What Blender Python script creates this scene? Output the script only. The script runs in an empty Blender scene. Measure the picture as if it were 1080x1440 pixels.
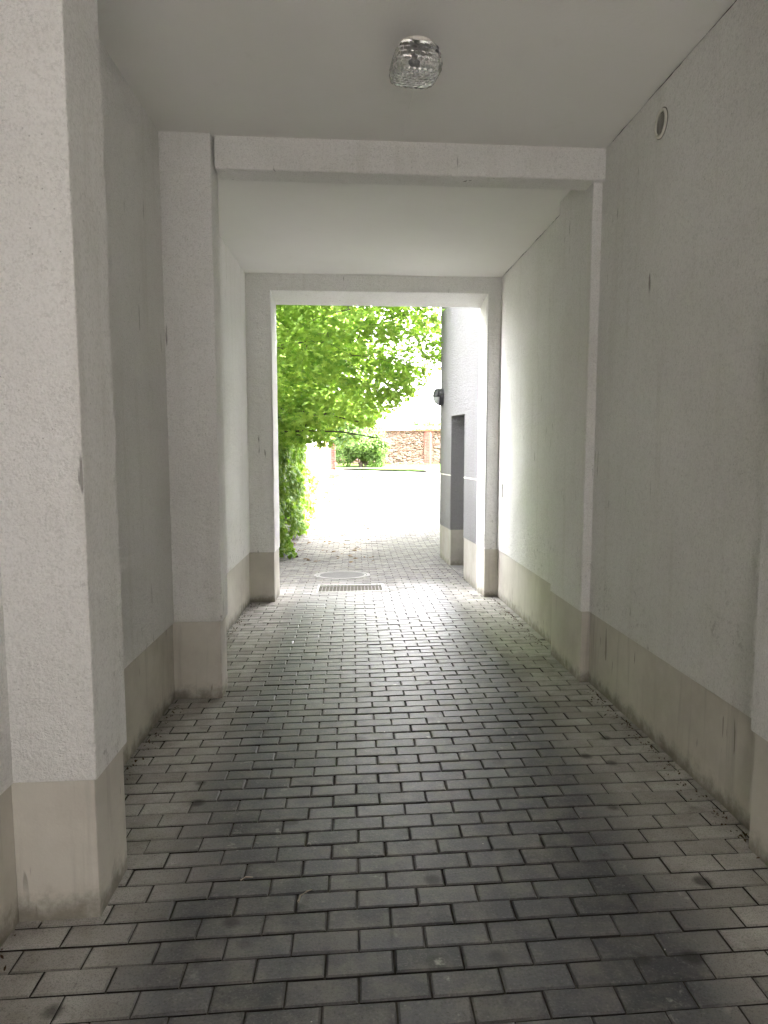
import bpy, bmesh, math, random
import numpy as np
from mathutils import Vector, Matrix

# ------------------------------------------------------------------ camera, sky, sun, exposure
S = bpy.context.scene
COL = S.collection
EYE = 1.45                       # camera height above the paving under it
F_PX, PITCH, YAW = 1000.0, math.atan(107/1000.0), math.atan(42/1000.0*math.cos(math.atan(.107)))
cam = bpy.data.cameras.new('camera'); camo = bpy.data.objects.new('camera', cam); COL.objects.link(camo)
cam.sensor_fit = 'VERTICAL'; cam.sensor_height = 36.0; cam.lens = 36.0*F_PX/1440.0
cam.clip_start = 0.05; cam.clip_end = 2000
camo.location = (0, 0, EYE)
camo.rotation_euler = (math.radians(90)-PITCH, 0, -YAW)
S.camera = camo

SUN_EL, SUN_AZ = 56.0, 98.0      # degrees; azimuth clockwise from +Y: high on the right, veiled by thin cloud
w = bpy.data.worlds.new('World'); S.world = w; w.use_nodes = True
wn = w.node_tree.nodes; wl = w.node_tree.links
sky = wn.new('ShaderNodeTexSky'); sky.sky_type = 'NISHITA'; sky.sun_disc = False
sky.sun_elevation = math.radians(SUN_EL); sky.sun_rotation = math.radians(SUN_AZ)
sky.air_density = 1.0; sky.dust_density = 3.5; sky.ozone_density = 0.6
grey = wn.new('ShaderNodeHueSaturation'); grey.inputs['Saturation'].default_value = 0.12   # thin bright cloud: a nearly white sky
wl.new(sky.outputs[0], grey.inputs['Color'])
warm = wn.new('ShaderNodeMix'); warm.data_type = 'RGBA'; warm.blend_type = 'MULTIPLY'; warm.inputs[0].default_value = 1.0
warm.inputs[7].default_value = (1.02, 0.972, 0.985, 1.0); wl.new(grey.outputs[0], warm.inputs[6])
wl.new(warm.outputs[2], wn['Background'].inputs[0]); wn['Background'].inputs[1].default_value = 0.15
sl = bpy.data.lights.new('sun', 'SUN'); so = bpy.data.objects.new('sun', sl); COL.objects.link(so)
sl.energy = 1.05; sl.angle = math.radians(14); sl.color = (1.0, 0.95, 0.87)
_sd = Vector((math.sin(math.radians(SUN_AZ))*math.cos(math.radians(SUN_EL)),
              math.cos(math.radians(SUN_AZ))*math.cos(math.radians(SUN_EL)), math.sin(math.radians(SUN_EL))))
so.rotation_euler = _sd.to_track_quat('Z', 'Y').to_euler(); so.location = (0, -20, 40)

vs = S.view_settings
vs.view_transform = 'Standard'; vs.look = 'None'; vs.gamma = 1.0; vs.exposure = 6.27
vs.use_curve_mapping = False
cy = S.cycles
cy.max_bounces = 16; cy.diffuse_bounces = 10; cy.glossy_bounces = 6; cy.transmission_bounces = 10; cy.transparent_max_bounces = 12
cy.caustics_reflective = False; cy.caustics_refractive = False
cy.sample_clamp_indirect = 6.0
cy.use_denoising = True
try: cy.denoiser = 'OPENIMAGEDENOISE'
except Exception: pass

rng = np.random.default_rng(7); random.seed(7)
SK = 0.04                        # the passage's cross members run slightly askew to its axis

# ------------------------------------------------------------------ helpers
def Z(r): return r+EYE           # height relative to the eye -> world
def ground(x, y):
    y = np.asarray(y, float); x = np.asarray(x, float)
    a = -0.032*y-0.0012*y*y
    z9, s9 = -0.032*9-0.0012*81, -0.032-0.0024*9
    b = z9+s9*(y-9)
    y1, y2, s2 = 11.0, 13.5, 0.0225
    t = np.clip((y-y1)/(y2-y1), 0, 1)
    c = z9+s9*(y1-9)+s9*(y-y1)+(s2-s9)*(y2-y1)*t*t/2
    c = np.where(y > y2, z9+s9*(y1-9)+s9*(y2-y1)+(s2-s9)*(y2-y1)/2+s2*(y-y2), c)
    z = np.where(y < 9, a, np.where(y < y1, b, c))
    z = np.where(y < -2, 0.0592+0*y, z)
    return z+0.006*np.clip(x, -3, 3)*np.clip((12-y)/4, 0, 1)
def gz(x, y): return float(ground(x, y))
def plinth_z(y): return Z(-1.005-0.029*y) if y < 7.8 else Z(-1.2312-0.053*(y-7.8))

def empty(name, loc=(0, 0, 0), label=None, cat=None, group=None):
    o = bpy.data.objects.new(name, None); COL.objects.link(o); o.location = loc; o.empty_display_size = .1
    if label: o['label'] = label
    if cat: o['category'] = cat
    if group: o['group'] = group
    return o
def tag(o, label=None, cat=None, group=None, kind=None):
    for k, v in (('label', label), ('category', cat), ('group', group), ('kind', kind)):
        if v: o[k] = v
    return o
def link(name, me, m, parent=None, smooth=False):
    o = bpy.data.objects.new(name, me); COL.objects.link(o)
    if m is not None and not me.materials: me.materials.append(m)
    me.polygons.foreach_set('use_smooth', [bool(smooth)]*len(me.polygons))
    if parent:
        o.parent = parent
        if parent.type == 'EMPTY' and parent.parent is None: o.matrix_parent_inverse = Matrix.Translation(parent.location).inverted()
    return o
def from_bm(name, bm, m, parent=None, smooth=False):
    bmesh.ops.recalc_face_normals(bm, faces=bm.faces)
    me = bpy.data.meshes.new(name); bm.to_mesh(me); bm.free()
    return link(name, me, m, parent, smooth)
def prism(bm, pts, zb, zt, bev=0.0):
    """footprint pts [(x,y)], bottom / top heights as numbers or functions of (x,y)"""
    fb = zb if callable(zb) else (lambda x, y: zb)
    ft = zt if callable(zt) else (lambda x, y: zt)
    b = [bm.verts.new((x, y, fb(x, y))) for x, y in pts]
    t = [bm.verts.new((x, y, ft(x, y))) for x, y in pts]
    n = len(pts); fs = []; ve = []
    for i in range(n):
        j = (i+1) % n
        fs.append(bm.faces.new((b[i], b[j], t[j], t[i])))
    bm.faces.new(list(reversed(b))); bm.faces.new(t)
    if bev:
        es = [e for e in bm.edges if (e.verts[0] in b or e.verts[0] in t) and (e.verts[1] in b or e.verts[1] in t)]
        bmesh.ops.bevel(bm, geom=es, offset=bev, segments=2, profile=.5, affect='EDGES', clamp_overlap=True)
def skew_rect(x0, x1, y0, y1): return [(x0, y0+SK*x0), (x1, y0+SK*x1), (x1, y1+SK*x1), (x0, y1+SK*x0)]
def box(bm, x0, x1, y0, y1, z0, z1, bev=0.0): prism(bm, [(x0, y0), (x1, y0), (x1, y1), (x0, y1)], z0, z1, bev)
def cyl(bm, c, r0, r1, h, seg=24, axis='Z'):
    m = Matrix.Translation(Vector(c))
    if axis == 'X': m = m @ Matrix.Rotation(math.radians(90), 4, 'Y')
    if axis == 'Y': m = m @ Matrix.Rotation(math.radians(-90), 4, 'X')
    bmesh.ops.create_cone(bm, cap_ends=True, segments=seg, radius1=r0, radius2=r1, depth=h, matrix=m)
def tube(bm, pts, rad, seg=7):
    """tapered tube through pts"""
    rings = []
    for i, p in enumerate(pts):
        p = Vector(p); a = Vector(pts[max(i-1, 0)]); b = Vector(pts[min(i+1, len(pts)-1)])
        d = (b-a).normalized(); u = d.orthogonal().normalized(); v = d.cross(u)
        r = rad[i] if isinstance(rad, (list, tuple)) else rad
        rings.append([bm.verts.new(p+(u*math.cos(k*2*math.pi/seg)+v*math.sin(k*2*math.pi/seg))*r) for k in range(seg)])
    for a, b in zip(rings, rings[1:]):
        for k in range(seg):
            # match nearest start to avoid twist is not needed at these bends
            bm.faces.new((a[k], a[(k+1) % seg], b[(k+1) % seg], b[k]))
    bm.faces.new(list(reversed(rings[0]))); bm.faces.new(rings[-1])
def np_mesh(name, V, Fidx, nper, m, parent=None, attrs=None, smooth=False):
    """V (n,3); Fidx flat loop indices; nper: verts per face (int or array)"""
    me = bpy.data.meshes.new(name)
    Fidx = np.asarray(Fidx, np.int32).ravel()
    nper = np.full(len(Fidx)//nper, nper, np.int32) if np.isscalar(nper) else np.asarray(nper, np.int32)
    me.vertices.add(len(V)); me.vertices.foreach_set('co', np.asarray(V, np.float32).ravel())
    me.loops.add(len(Fidx)); me.loops.foreach_set('vertex_index', Fidx)
    st = np.concatenate([[0], np.cumsum(nper)[:-1]]).astype(np.int32)
    me.polygons.add(len(nper)); me.polygons.foreach_set('loop_start', st)
    try: me.polygons.foreach_set('loop_total', nper)
    except Exception: pass
    me.update(calc_edges=True); me.validate()
    for k, a in (attrs or {}).items():
        at = me.attributes.new(k, 'FLOAT', 'FACE'); at.data.foreach_set('value', np.asarray(a, np.float32))
    return link(name, me, m, parent, smooth)

# ------------------------------------------------------------------ materials
class NT:
    def __init__(s, name):
        s.m = bpy.data.materials.new(name); s.m.use_nodes = True
        s.n = s.m.node_tree.nodes; s.l = s.m.node_tree.links
        s.bsdf = s.n['Principled BSDF']; s.out = s.n['Material Output']
        s.co = s.n.new('ShaderNodeTexCoord').outputs['Object']
    def put(s, sock, v):
        if isinstance(v, bpy.types.NodeSocket): s.l.new(v, sock)
        elif v is not None: sock.default_value = v
    def map(s, scale=(1, 1, 1), rot=(0, 0, 0), loc=(0, 0, 0)):
        n = s.n.new('ShaderNodeMapping'); s.l.new(s.co, n.inputs[0])
        n.inputs['Scale'].default_value = scale; n.inputs['Rotation'].default_value = rot; n.inputs['Location'].default_value = loc
        return n.outputs[0]
    def noise(s, scale, detail=4, rough=.55, vec=None, dist=0.0):
        n = s.n.new('ShaderNodeTexNoise'); s.put(n.inputs['Vector'], vec or s.co)
        n.inputs['Scale'].default_value = scale; n.inputs['Detail'].default_value = detail
        n.inputs['Roughness'].default_value = rough; n.inputs['Distortion'].default_value = dist
        return n.outputs[0]
    def vor(s, scale, feat='F1', vec=None, out='Distance', rnd=1.0):
        n = s.n.new('ShaderNodeTexVoronoi'); n.feature = feat; s.put(n.inputs['Vector'], vec or s.co)
        n.inputs['Scale'].default_value = scale; n.inputs['Randomness'].default_value = rnd
        return n.outputs[out]
    def ramp(s, v, a, b, lo=0.0, hi=1.0, smooth=True):
        n = s.n.new('ShaderNodeMapRange'); n.interpolation_type = 'SMOOTHSTEP' if smooth else 'LINEAR'
        s.put(n.inputs[0], v); s.put(n.inputs[1], a); s.put(n.inputs[2], b); n.inputs[3].default_value = lo; n.inputs[4].default_value = hi
        return n.outputs[0]
    def math(s, op, a, b=None, c=None):
        n = s.n.new('ShaderNodeMath'); n.operation = op; s.put(n.inputs[0], a); s.put(n.inputs[1], b)
        if c is not None: s.put(n.inputs[2], c)
        return n.outputs[0]
    def mix(s, f, a, b, mode='MIX'):
        n = s.n.new('ShaderNodeMix'); n.data_type = 'RGBA'; n.blend_type = mode
        s.put(n.inputs[0], f); s.put(n.inputs[6], a); s.put(n.inputs[7], b); return n.outputs[2]
    def xyz(s):
        n = s.n.new('ShaderNodeSeparateXYZ'); s.l.new(s.co, n.inputs[0]); return n.outputs
    def bump(s, h, dist=.002, strength=1.0, nrm=None):
        n = s.n.new('ShaderNodeBump'); n.inputs['Strength'].default_value = strength; n.inputs['Distance'].default_value = dist
        s.put(n.inputs['Height'], h)
        if nrm is not None: s.l.new(nrm, n.inputs['Normal'])
        return n.outputs[0]
    def attr(s, name):
        n = s.n.new('ShaderNodeAttribute'); n.attribute_name = name; return n.outputs['Fac']
    def set(s, color=None, rough=None, normal=None, spec=None, metal=None):
        for k, v in (('Base Color', color), ('Roughness', rough), ('Normal', normal), ('Specular IOR Level', spec), ('Metallic', metal)):
            if v is not None: s.put(s.bsdf.inputs[k], v)
        return s.m
def C(r, g, b): return (r, g, b, 1.0)

def mat_plaster(name, col, grain=1.0, speck=0.5, dirt=True):
    t = NT(name)
    big = t.noise(1.1, 5, .6); mid = t.noise(7, 5, .65)
    streak = t.noise(1.0, 4, .6, t.map((9, 9, .7)))
    c = t.mix(t.ramp(big, .35, .68, 0, .5), col, C(col[0]*.86, col[1]*.855, col[2]*.83))
    c = t.mix(t.ramp(streak, .52, .72, 0, .36), c, C(col[0]*.80, col[1]*.79, col[2]*.75))
    c = t.mix(t.ramp(mid, .55, .8, 0, .3), c, C(min(col[0]*1.08, .9), min(col[1]*1.08, .9), min(col[2]*1.06, .9)))
    # sandy grain: darker hollows between the grains
    gr = t.math('MULTIPLY', t.ramp(t.noise(120, 3, .7), .42, .62), t.ramp(t.noise(45, 3, .6), .35, .7, .35, 1))
    c = t.mix(t.math('MULTIPLY', gr, .42*min(grain, 1.0)), c, C(col[0]*.55, col[1]*.545, col[2]*.52))
    # small dark pits and scuffs
    pit = t.math('MULTIPLY', t.ramp(t.vor(33), .05, .11, 1, 0), t.ramp(t.noise(3.1, 3), .44, .58))
    c = t.mix(t.math('MULTIPLY', pit, speck), c, C(.16, .15, .13))
    if dirt:
        z = t.xyz()[2]
        low = t.math('MULTIPLY', t.ramp(z, .25, 1.15, 1, 0), t.ramp(t.noise(22, 6, .75), .54, .68))
        low = t.math('MULTIPLY', low, t.ramp(t.noise(2.2, 3), .45, .6))
        c = t.mix(t.math('MULTIPLY', low, .6), c, C(.20, .19, .165))
        scr = t.noise(2.0, 2, .5, t.map((14, 14, 1.6), (0.25, .2, 0)))
        scr = t.math('MULTIPLY', t.ramp(scr, .69, .73), t.ramp(t.noise(1.7, 2), .52, .6))
        c = t.mix(t.math('MULTIPLY', scr, .75), c, C(.2, .19, .17))
    g1 = t.noise(210, 3, .7); g2 = t.noise(70, 4, .65); g3 = t.noise(16, 3, .5, t.map((1, 1, 1.6)))
    h = t.math('ADD', t.math('MULTIPLY', g1, .5), t.math('ADD', t.math('MULTIPLY', g2, .8), t.math('MULTIPLY', g3, 1.0)))
    return t.set(c, .93, t.bump(h, .011*grain, 1.0), .25)

M = {}
M['plaster'] = mat_plaster('wall_plaster', C(.83, .825, .805))
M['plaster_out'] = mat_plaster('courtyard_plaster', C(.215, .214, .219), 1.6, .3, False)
M['white_render'] = mat_plaster('white_render', C(.83, .825, .805), .6, .2, False)

M['house'] = mat_plaster('house_plaster', C(.30, .297, .29), 1.0, .2, False)
def mat_ceiling():
    t = NT('ceiling_paint')
    c = t.mix(t.ramp(t.noise(.9, 5, .6), .4, .7, 0, .6), C(.80, .793, .765), C(.75, .742, .71))
    c = t.mix(t.ramp(t.noise(5, 5, .7), .6, .8, 0, .25), c, C(.62, .60, .55))
    h = t.math('ADD', t.noise(60, 4, .6), t.math('MULTIPLY', t.noise(4, 3), .9))
    return t.set(c, .9, t.bump(h, .0018, .6), .25)
M['ceiling'] = mat_ceiling()

def mat_plinth(name='plinth_render', k=1.0):
    t = NT(name)
    z = t.xyz()[2]
    c = t.mix(t.ramp(t.noise(2.3, 5, .65), .35, .7), C(.57*k, .545*k, .485*k), C(.47*k, .445*k, .39*k))
    vs_ = t.noise(1.0, 4, .6, t.map((16, 16, 1.1)))
    c = t.mix(t.ramp(vs_, .55, .75, 0, .55), c, C(.36, .34, .30))
    c = t.mix(t.ramp(t.noise(9, 5, .7), .62, .8, 0, .5), c, C(.68*k, .665*k, .62*k))
    scr = t.math('MULTIPLY', t.ramp(t.noise(2.5, 2, .5, t.map((11, 11, 1.5), (.3, .25, 0))), .67, .71), t.ramp(t.noise(2.6, 2), .5, .58))
    c = t.mix(t.math('MULTIPLY', scr, .65), c, C(.14, .125, .10))
    edge = t.noise(11, 5, .7)
    gr = t.n.new('ShaderNodeAttribute'); gr.attribute_name = 'foot'
    c = t.mix(t.math('MULTIPLY', t.ramp(t.math('ADD', gr.outputs['Fac'], t.math('MULTIPLY', edge, .22)), .10, .22, 1, 0), .75), c, C(.13, .12, .09))
    h = t.math('ADD', t.math('MULTIPLY', t.noise(120, 4, .6), .4), t.noise(11, 4, .6))
    return t.set(c, .88, t.bump(h, .003, .7), .25)
M['plinth'] = mat_plinth()
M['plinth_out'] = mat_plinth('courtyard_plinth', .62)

def mat_paver():
    t = NT('concrete_paver')
    x, y, z = t.xyz()
    tone = t.attr('tone')
    n1 = t.noise(1.7, 5, .6); n2 = t.noise(9, 5, .65); fine = t.noise(260, 2, .6)
    # tyre-polished middle against dusty margins
    xx = t.math('ADD', x, t.math('MULTIPLY', t.math('SUBTRACT', t.noise(1.3, 4, .6), .5), .28))
    side = t.ramp(t.math('ABSOLUTE', t.math('SUBTRACT', xx, .22)), .70, 1.02)
    out = t.ramp(t.math('ADD', y, t.math('MULTIPLY', n1, 2.0)), 8.0, 10.5)
    dust = t.math('MAXIMUM', side, out)
    worn = t.mix(tone, C(.066, .069, .075), C(.115, .119, .127))
    dusty = t.mix(tone, C(.31, .30, .282), C(.45, .436, .41))
    dusty = t.mix(t.ramp(out, 0, 1, 0, 1), dusty, t.mix(tone, C(.075, .074, .072), C(.13, .128, .124)))
    c = t.mix(dust, worn, dusty)
    c = t.mix(t.ramp(n2, .35, .75, .0, .6), c, C(.22, .205, .18))
    c = t.mix(t.ramp(fine, .48, .72, 0, .5), c, C(.035, .034, .032))
    agg = t.noise(130, 3, .75)                      # coarse aggregate showing in the worn faces
    c = t.mix(t.ramp(agg, .55, .70, 0, .55), c, C(.24, .235, .225))
    c = t.mix(t.ramp(agg, .30, .44, .55, 0), c, C(.03, .03, .03))
    # oil spots and chewing gum, pale droppings and lime
    oil = t.math('MULTIPLY', t.ramp(t.vor(5.5), .10, .24, 1, 0), t.ramp(t.noise(1.3, 2), .44, .56))
    c = t.mix(t.math('MULTIPLY', oil, .65), c, C(.025, .024, .023))
    lime = t.math('MULTIPLY', t.ramp(t.noise(14, 5, .7), .60, .72), t.ramp(t.noise(1.5, 3), .46, .60))
    c = t.mix(t.math('MULTIPLY', lime, .55), c, C(.45, .44, .41))
    speck = t.math('MULTIPLY', t.ramp(t.vor(17), .035, .06, 1, 0), t.ramp(t.noise(4, 2), .56, .62))
    c = t.mix(t.math('MULTIPLY', speck, .8), c, C(.6, .58, .53))
    moss = t.math('MULTIPLY', t.ramp(t.noise(6, 5, .7), .55, .7), t.math('MULTIPLY', out, .45))
    c = t.mix(moss, c, C(.10, .105, .055))
    c = t.mix(t.attr('dirt'), c, C(.03, .028, .024))
    r = t.math('ADD', t.ramp(dust, 0, 1, .47, .9), t.math('MULTIPLY', t.math('SUBTRACT', n2, .5), .25))
    h = t.math('ADD', t.math('MULTIPLY', fine, .6), t.math('MULTIPLY', t.noise(60, 3, .6), .8))
    return t.set(c, r, t.bump(h, .0022, .7), t.ramp(dust, 0, 1, .135, .04))
M['paver'] = mat_paver()
t = NT('joint_sand'); M['joint'] = t.set(t.mix(t.noise(30, 4), C(.035, .033, .028), C(.08, .073, .06)), .95, t.bump(t.noise(150, 3), .003), .1)

def mat_court():
    t = NT('courtyard_concrete')
    c = t.mix(t.ramp(t.noise(.6, 5, .6), .35, .7), C(.095, .093, .09), C(.07, .0685, .066))
    c = t.mix(t.ramp(t.noise(6, 6, .7), .5, .75, 0, .5), c, C(.34, .32, .29))
    return t.set(c, .9, t.bump(t.noise(50, 4, .6), .004), .2)
M['court'] = mat_court()
t = NT('street_asphalt'); M['street'] = t.set(t.mix(t.noise(40, 4), C(.12, .118, .115), C(.17, .167, .163)), .9, t.bump(t.noise(150, 3), .004), .2)
t = NT('lawn_grass'); M['lawn'] = t.set(t.mix(t.ramp(t.noise(5, 6, .7), .35, .7), C(.022, .055, .006), C(.045, .08, .012)), .9, t.bump(t.noise(60, 4), .03), .1)
t = NT('kerb_stone'); M['kerb'] = t.set(t.mix(t.noise(8, 5), C(.06, .057, .05), C(.10, .096, .085)), .9, t.bump(t.noise(40, 4), .004), .2)

def mat_leaf(name, a, b, trans, dark=None):
    t = NT(name)
    tone = t.attr('tone')
    c = t.mix(tone, a, b)
    t.set(c, .55, None, .12)
    tr = t.n.new('ShaderNodeBsdfTranslucent'); t.l.new(t.mix(tone, C(a[0]*1.45, a[1]*1.5, a[2]*.9), C(b[0]*1.45, b[1]*1.5, b[2]*.9)), tr.inputs[0])
    mx = t.n.new('ShaderNodeMixShader'); mx.inputs[0].default_value = trans
    t.l.new(t.bsdf.outputs[0], mx.inputs[1]); t.l.new(tr.outputs[0], mx.inputs[2]); t.l.new(mx.outputs[0], t.out.inputs[0])
    return t.m
M['maple'] = mat_leaf('maple_leaf', C(.095, .185, .030), C(.25, .35, .072), .52)
M['ivy'] = mat_leaf('ivy_leaf', C(.068, .15, .018), C(.20, .30, .045), .44)
M['pale'] = mat_leaf('pale_leaf', C(.055, .105, .035), C(.10, .16, .06), .4)
M['linden'] = mat_leaf('linden_leaf', C(.08, .13, .028), C(.16, .215, .055), .45)
M['bushleaf'] = mat_leaf('bush_leaf', C(.03, .065, .014), C(.075, .125, .028), .4)
t = NT('bark'); M['bark'] = t.set(t.mix(t.noise(9, 5, .6, t.map((1, 1, .2))), C(.045, .038, .03), C(.11, .095, .075)), .95, t.bump(t.noise(25, 4, .6, t.map((1, 1, .2))), .01), .1)

def brick_mat(name, c1, c2, mortar, vert='X', scale=1.0):
    t = NT(name)
    n = t.n.new('ShaderNodeTexBrick')
    x, y, z = t.xyz()
    cb = t.n.new('ShaderNodeCombineXYZ'); t.l.new(x if vert == 'X' else y, cb.inputs[0]); t.l.new(z, cb.inputs[1])
    t.l.new(cb.outputs[0], n.inputs['Vector'])
    n.inputs['Color1'].default_value = c1; n.inputs['Color2'].default_value = c2; n.inputs['Mortar'].default_value = mortar
    n.inputs['Scale'].default_value = scale; n.inputs['Brick Width'].default_value = .25; n.inputs['Row Height'].default_value = .083; n.inputs['Mortar Size'].default_value = .010
    c = t.mix(t.ramp(t.noise(5, 5, .6), .4, .75, 0, .5), n.outputs[0], C(.16, .08, .06))
    return t.set(c, .9, t.bump(t.math('SUBTRACT', 1.0, n.outputs['Fac']), .008), .2)
M['brick'] = brick_mat('red_brick', C(.065, .013, .008), C(.085, .021, .013), C(.07, .055, .045))
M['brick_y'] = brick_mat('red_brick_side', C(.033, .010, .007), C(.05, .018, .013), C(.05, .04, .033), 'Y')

def mat_stone():
    t = NT('rubble_stone')
    v = t.map((3.8, 3.8, 7.6))
    n = t.n.new('ShaderNodeTexVoronoi'); n.feature = 'F1'; n.inputs['Scale'].default_value = 1.0
    wv = t.mix(.12, v, t.noise(3, 3, .6), 'ADD'); t.l.new(wv, n.inputs['Vector'])
    e = t.n.new('ShaderNodeTexVoronoi'); e.feature = 'DISTANCE_TO_EDGE'; e.inputs['Scale'].default_value = 1.0; t.l.new(wv, e.inputs['Vector'])
    hs = t.n.new('ShaderNodeSeparateColor'); t.l.new(n.outputs['Color'], hs.inputs[0])
    c = t.mix(hs.outputs[0], C(.062, .034, .023), C(.10, .064, .044))
    c = t.mix(t.ramp(hs.outputs[1], .55, .9, 0, .8), c, C(.11, .092, .072))
    c = t.mix(t.ramp(t.noise(7, 5, .7), .45, .75, 0, .4), c, C(.09, .062, .045))
    c = t.mix(t.ramp(e.outputs['Distance'], .02, .07, 1, 0), c, C(.05, .04, .03))
    return t.set(c, .92, t.bump(t.ramp(e.outputs['Distance'], 0, .16), .05), .2)
M['stone'] = mat_stone()
t = NT('clay_tile'); M['tile'] = t.set(t.mix(t.noise(6, 4), C(.085, .040, .024), C(.12, .066, .041)), .85, t.bump(t.noise(30, 4), .004), .2)
t = NT('galvanised_steel'); M['galv'] = t.set(t.mix(t.noise(25, 4), C(.42, .42, .41), C(.55, .55, .53)), t.ramp(t.noise(18, 4), .3, .7, .38, .6), None, .5, .85)
t = NT('cast_iron'); M['iron'] = t.set(t.mix(t.noise(30, 4), C(.11, .107, .10), C(.17, .166, .158)), .75, t.bump(t.noise(60, 3), .002), .3, 0)
t = NT('cover_concrete'); M['cover'] = t.set(t.mix(t.noise(12, 5), C(.05, .049, .047), C(.09, .088, .085)), .9, t.bump(t.noise(120, 3), .003), .2)
t = NT('drain_dark'); M['dark'] = t.set(t.mix(t.noise(30, 3), C(.012, .012, .012), C(.03, .028, .025)), .8)
t = NT('dark_metal_paint'); M['lampmetal'] = t.set(t.mix(t.noise(30, 3), C(.035, .036, .04), C(.06, .06, .065)), .42, t.bump(t.noise(200, 2), .0005), .5)
t = NT('frosted_glass'); M['frost'] = t.set(t.mix(t.noise(10, 3), C(.42, .43, .45), C(.52, .53, .55)), .35, None, .5)
t = NT('rusty_metal'); M['rust'] = t.set(t.mix(t.noise(20, 5), C(.25, .09, .045), C(.36, .17, .09)), .85, None, .3)
t = NT('white_plastic'); M['plastic'] = t.set(t.mix(t.ramp(t.noise(40, 4), .5, .75, 0, .6), C(.66, .64, .58), C(.42, .39, .33)), .5)
t = NT('steel_door_paint'); M['door'] = t.set(t.mix(t.noise(6, 5), C(.42, .42, .40), C(.50, .50, .48)), .5, t.bump(t.noise(80, 3), .0006))
t = NT('weathered_timber'); M['timber'] = t.set(t.mix(t.noise(4, 5, .6, t.map((6, 6, .4))), C(.10, .075, .05), C(.19, .15, .11)), .9, t.bump(t.noise(20, 4, .6, t.map((6, 6, .4))), .004), .2)
t = NT('dry_leaf'); M['dry'] = t.set(t.mix(t.attr('tone'), C(.04, .024, .012), C(.13, .085, .045)), .85, None, .2)
t = NT('twig_wood'); M['twig'] = t.set(t.mix(t.noise(60, 3), C(.30, .26, .20), C(.45, .41, .34)), .85, None, .2)

def mat_bubble():
    t = NT('bubble_glass')
    t.bsdf.inputs['Transmission Weight'].default_value = .90; t.bsdf.inputs['IOR'].default_value = 1.45
    return t.set(C(.98, .98, .97), .07, None)
M['bubble'] = mat_bubble()

# ------------------------------------------------------------------ ground: pavers, courtyard, street, lawn
def edge_x(y):                   # paved width at a given y: (left, right)
    l = -1.16 if y < 8.05 else (-1.65 if y < 16.9 else -1.15)
    r = 1.62 if y < 11.45 else 7.0
    return l, r
GR = (-.445, .345, 8.06, 8.56)   # drain grate x0 x1 y0 y1 (before skew)
MH = (-.17, 9.42, .375)          # manhole centre and radius
def build_pavers():
    P, W, J, CH, HT = .10, .20, .0052, .005, .03
    X0, Y0 = 0.008, 1.758
    quads, verts, tones, dirt = [], [], [], []
    rows = range(int((-3.4-Y0)/P), int((17.25-Y0)/P))
    nb = 0
    for r in rows:
        yc = Y0+(r+.5)*P
        l, rr = edge_x(yc)
        off = X0+(W/2 if r % 2 else 0)+random.uniform(-.004, .004)-.010*math.sin(r*.031)
        k0, k1 = int(math.floor((l-off)/W)), int(math.ceil((rr-off)/W))
        rowj = random.uniform(-.0012, .0012)
        for k in range(k0, k1):
            xa, xb = off+k*W, off+(k+1)*W
            xm = (xa+xb)/2
            ys = yc+SK*xm
            if (xm-MH[0])**2+(ys-MH[1])**2 < (MH[2]-.09)**2: continue
            jj = J/2+random.uniform(-.0012, .0012)
            ga, gb = xa+jj, xb-jj
            if GR[2]-.03 < yc < GR[3]+.03:          # bricks cut to the grate's frame
                if ga < GR[0] < gb: gb = GR[0]-.004
                elif ga < GR[1] < gb: ga = GR[1]+.004
                elif ga >= GR[0] and gb <= GR[1]: continue
                if gb-ga < .025: continue
            ya, yb = yc-P/2+J/2+rowj+random.uniform(-.0008, .0008), yc+P/2-J/2+rowj+random.uniform(-.0008, .0008)
            dz = random.gauss(0, .0011); tx, ty = random.gauss(0, .005), random.gauss(0, .009)
            b = nb*12
            for (dx, top) in ((CH, 0), (0, -CH*.8), (0, -HT)):
                for (px, py) in ((ga+dx, ya+dx), (gb-dx, ya+dx), (gb-dx, yb-dx), (ga+dx, yb-dx)):
                    if dx: px += random.gauss(0, .0012); py += random.gauss(0, .0010)
                    if dx and random.random() < .035: px += random.uniform(-.006, .006); py += random.uniform(.002, .006)*(1 if py < yc else -1)
                    verts.append((px, py+SK*px, gz(px, py+SK*px)+dz+tx*(px-xm)+ty*(py-yc)+top))
            quads.append((b, b+1, b+2, b+3))
            for s_ in (4, 8):
                for i in range(4):
                    j = (i+1) % 4
                    quads.append((b+s_+i, b+s_+j, b+s_-4+j, b+s_-4+i))
            tones += [min(1, max(0, random.gauss(.5, .33)))]*9; dirt += [0]+[.22, .08, .08, .08]+[1]*4  # sides as dark as the joints, near-facing chamfer darker than the other three
            nb += 1
    return verts, quads, tones, dirt
v_, q_, t_, d_ = build_pavers()
o = np_mesh('paving', v_, q_, 4, M['paver'], None, {'tone': t_, 'dirt': d_}); o['kind'] = 'structure'

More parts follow.
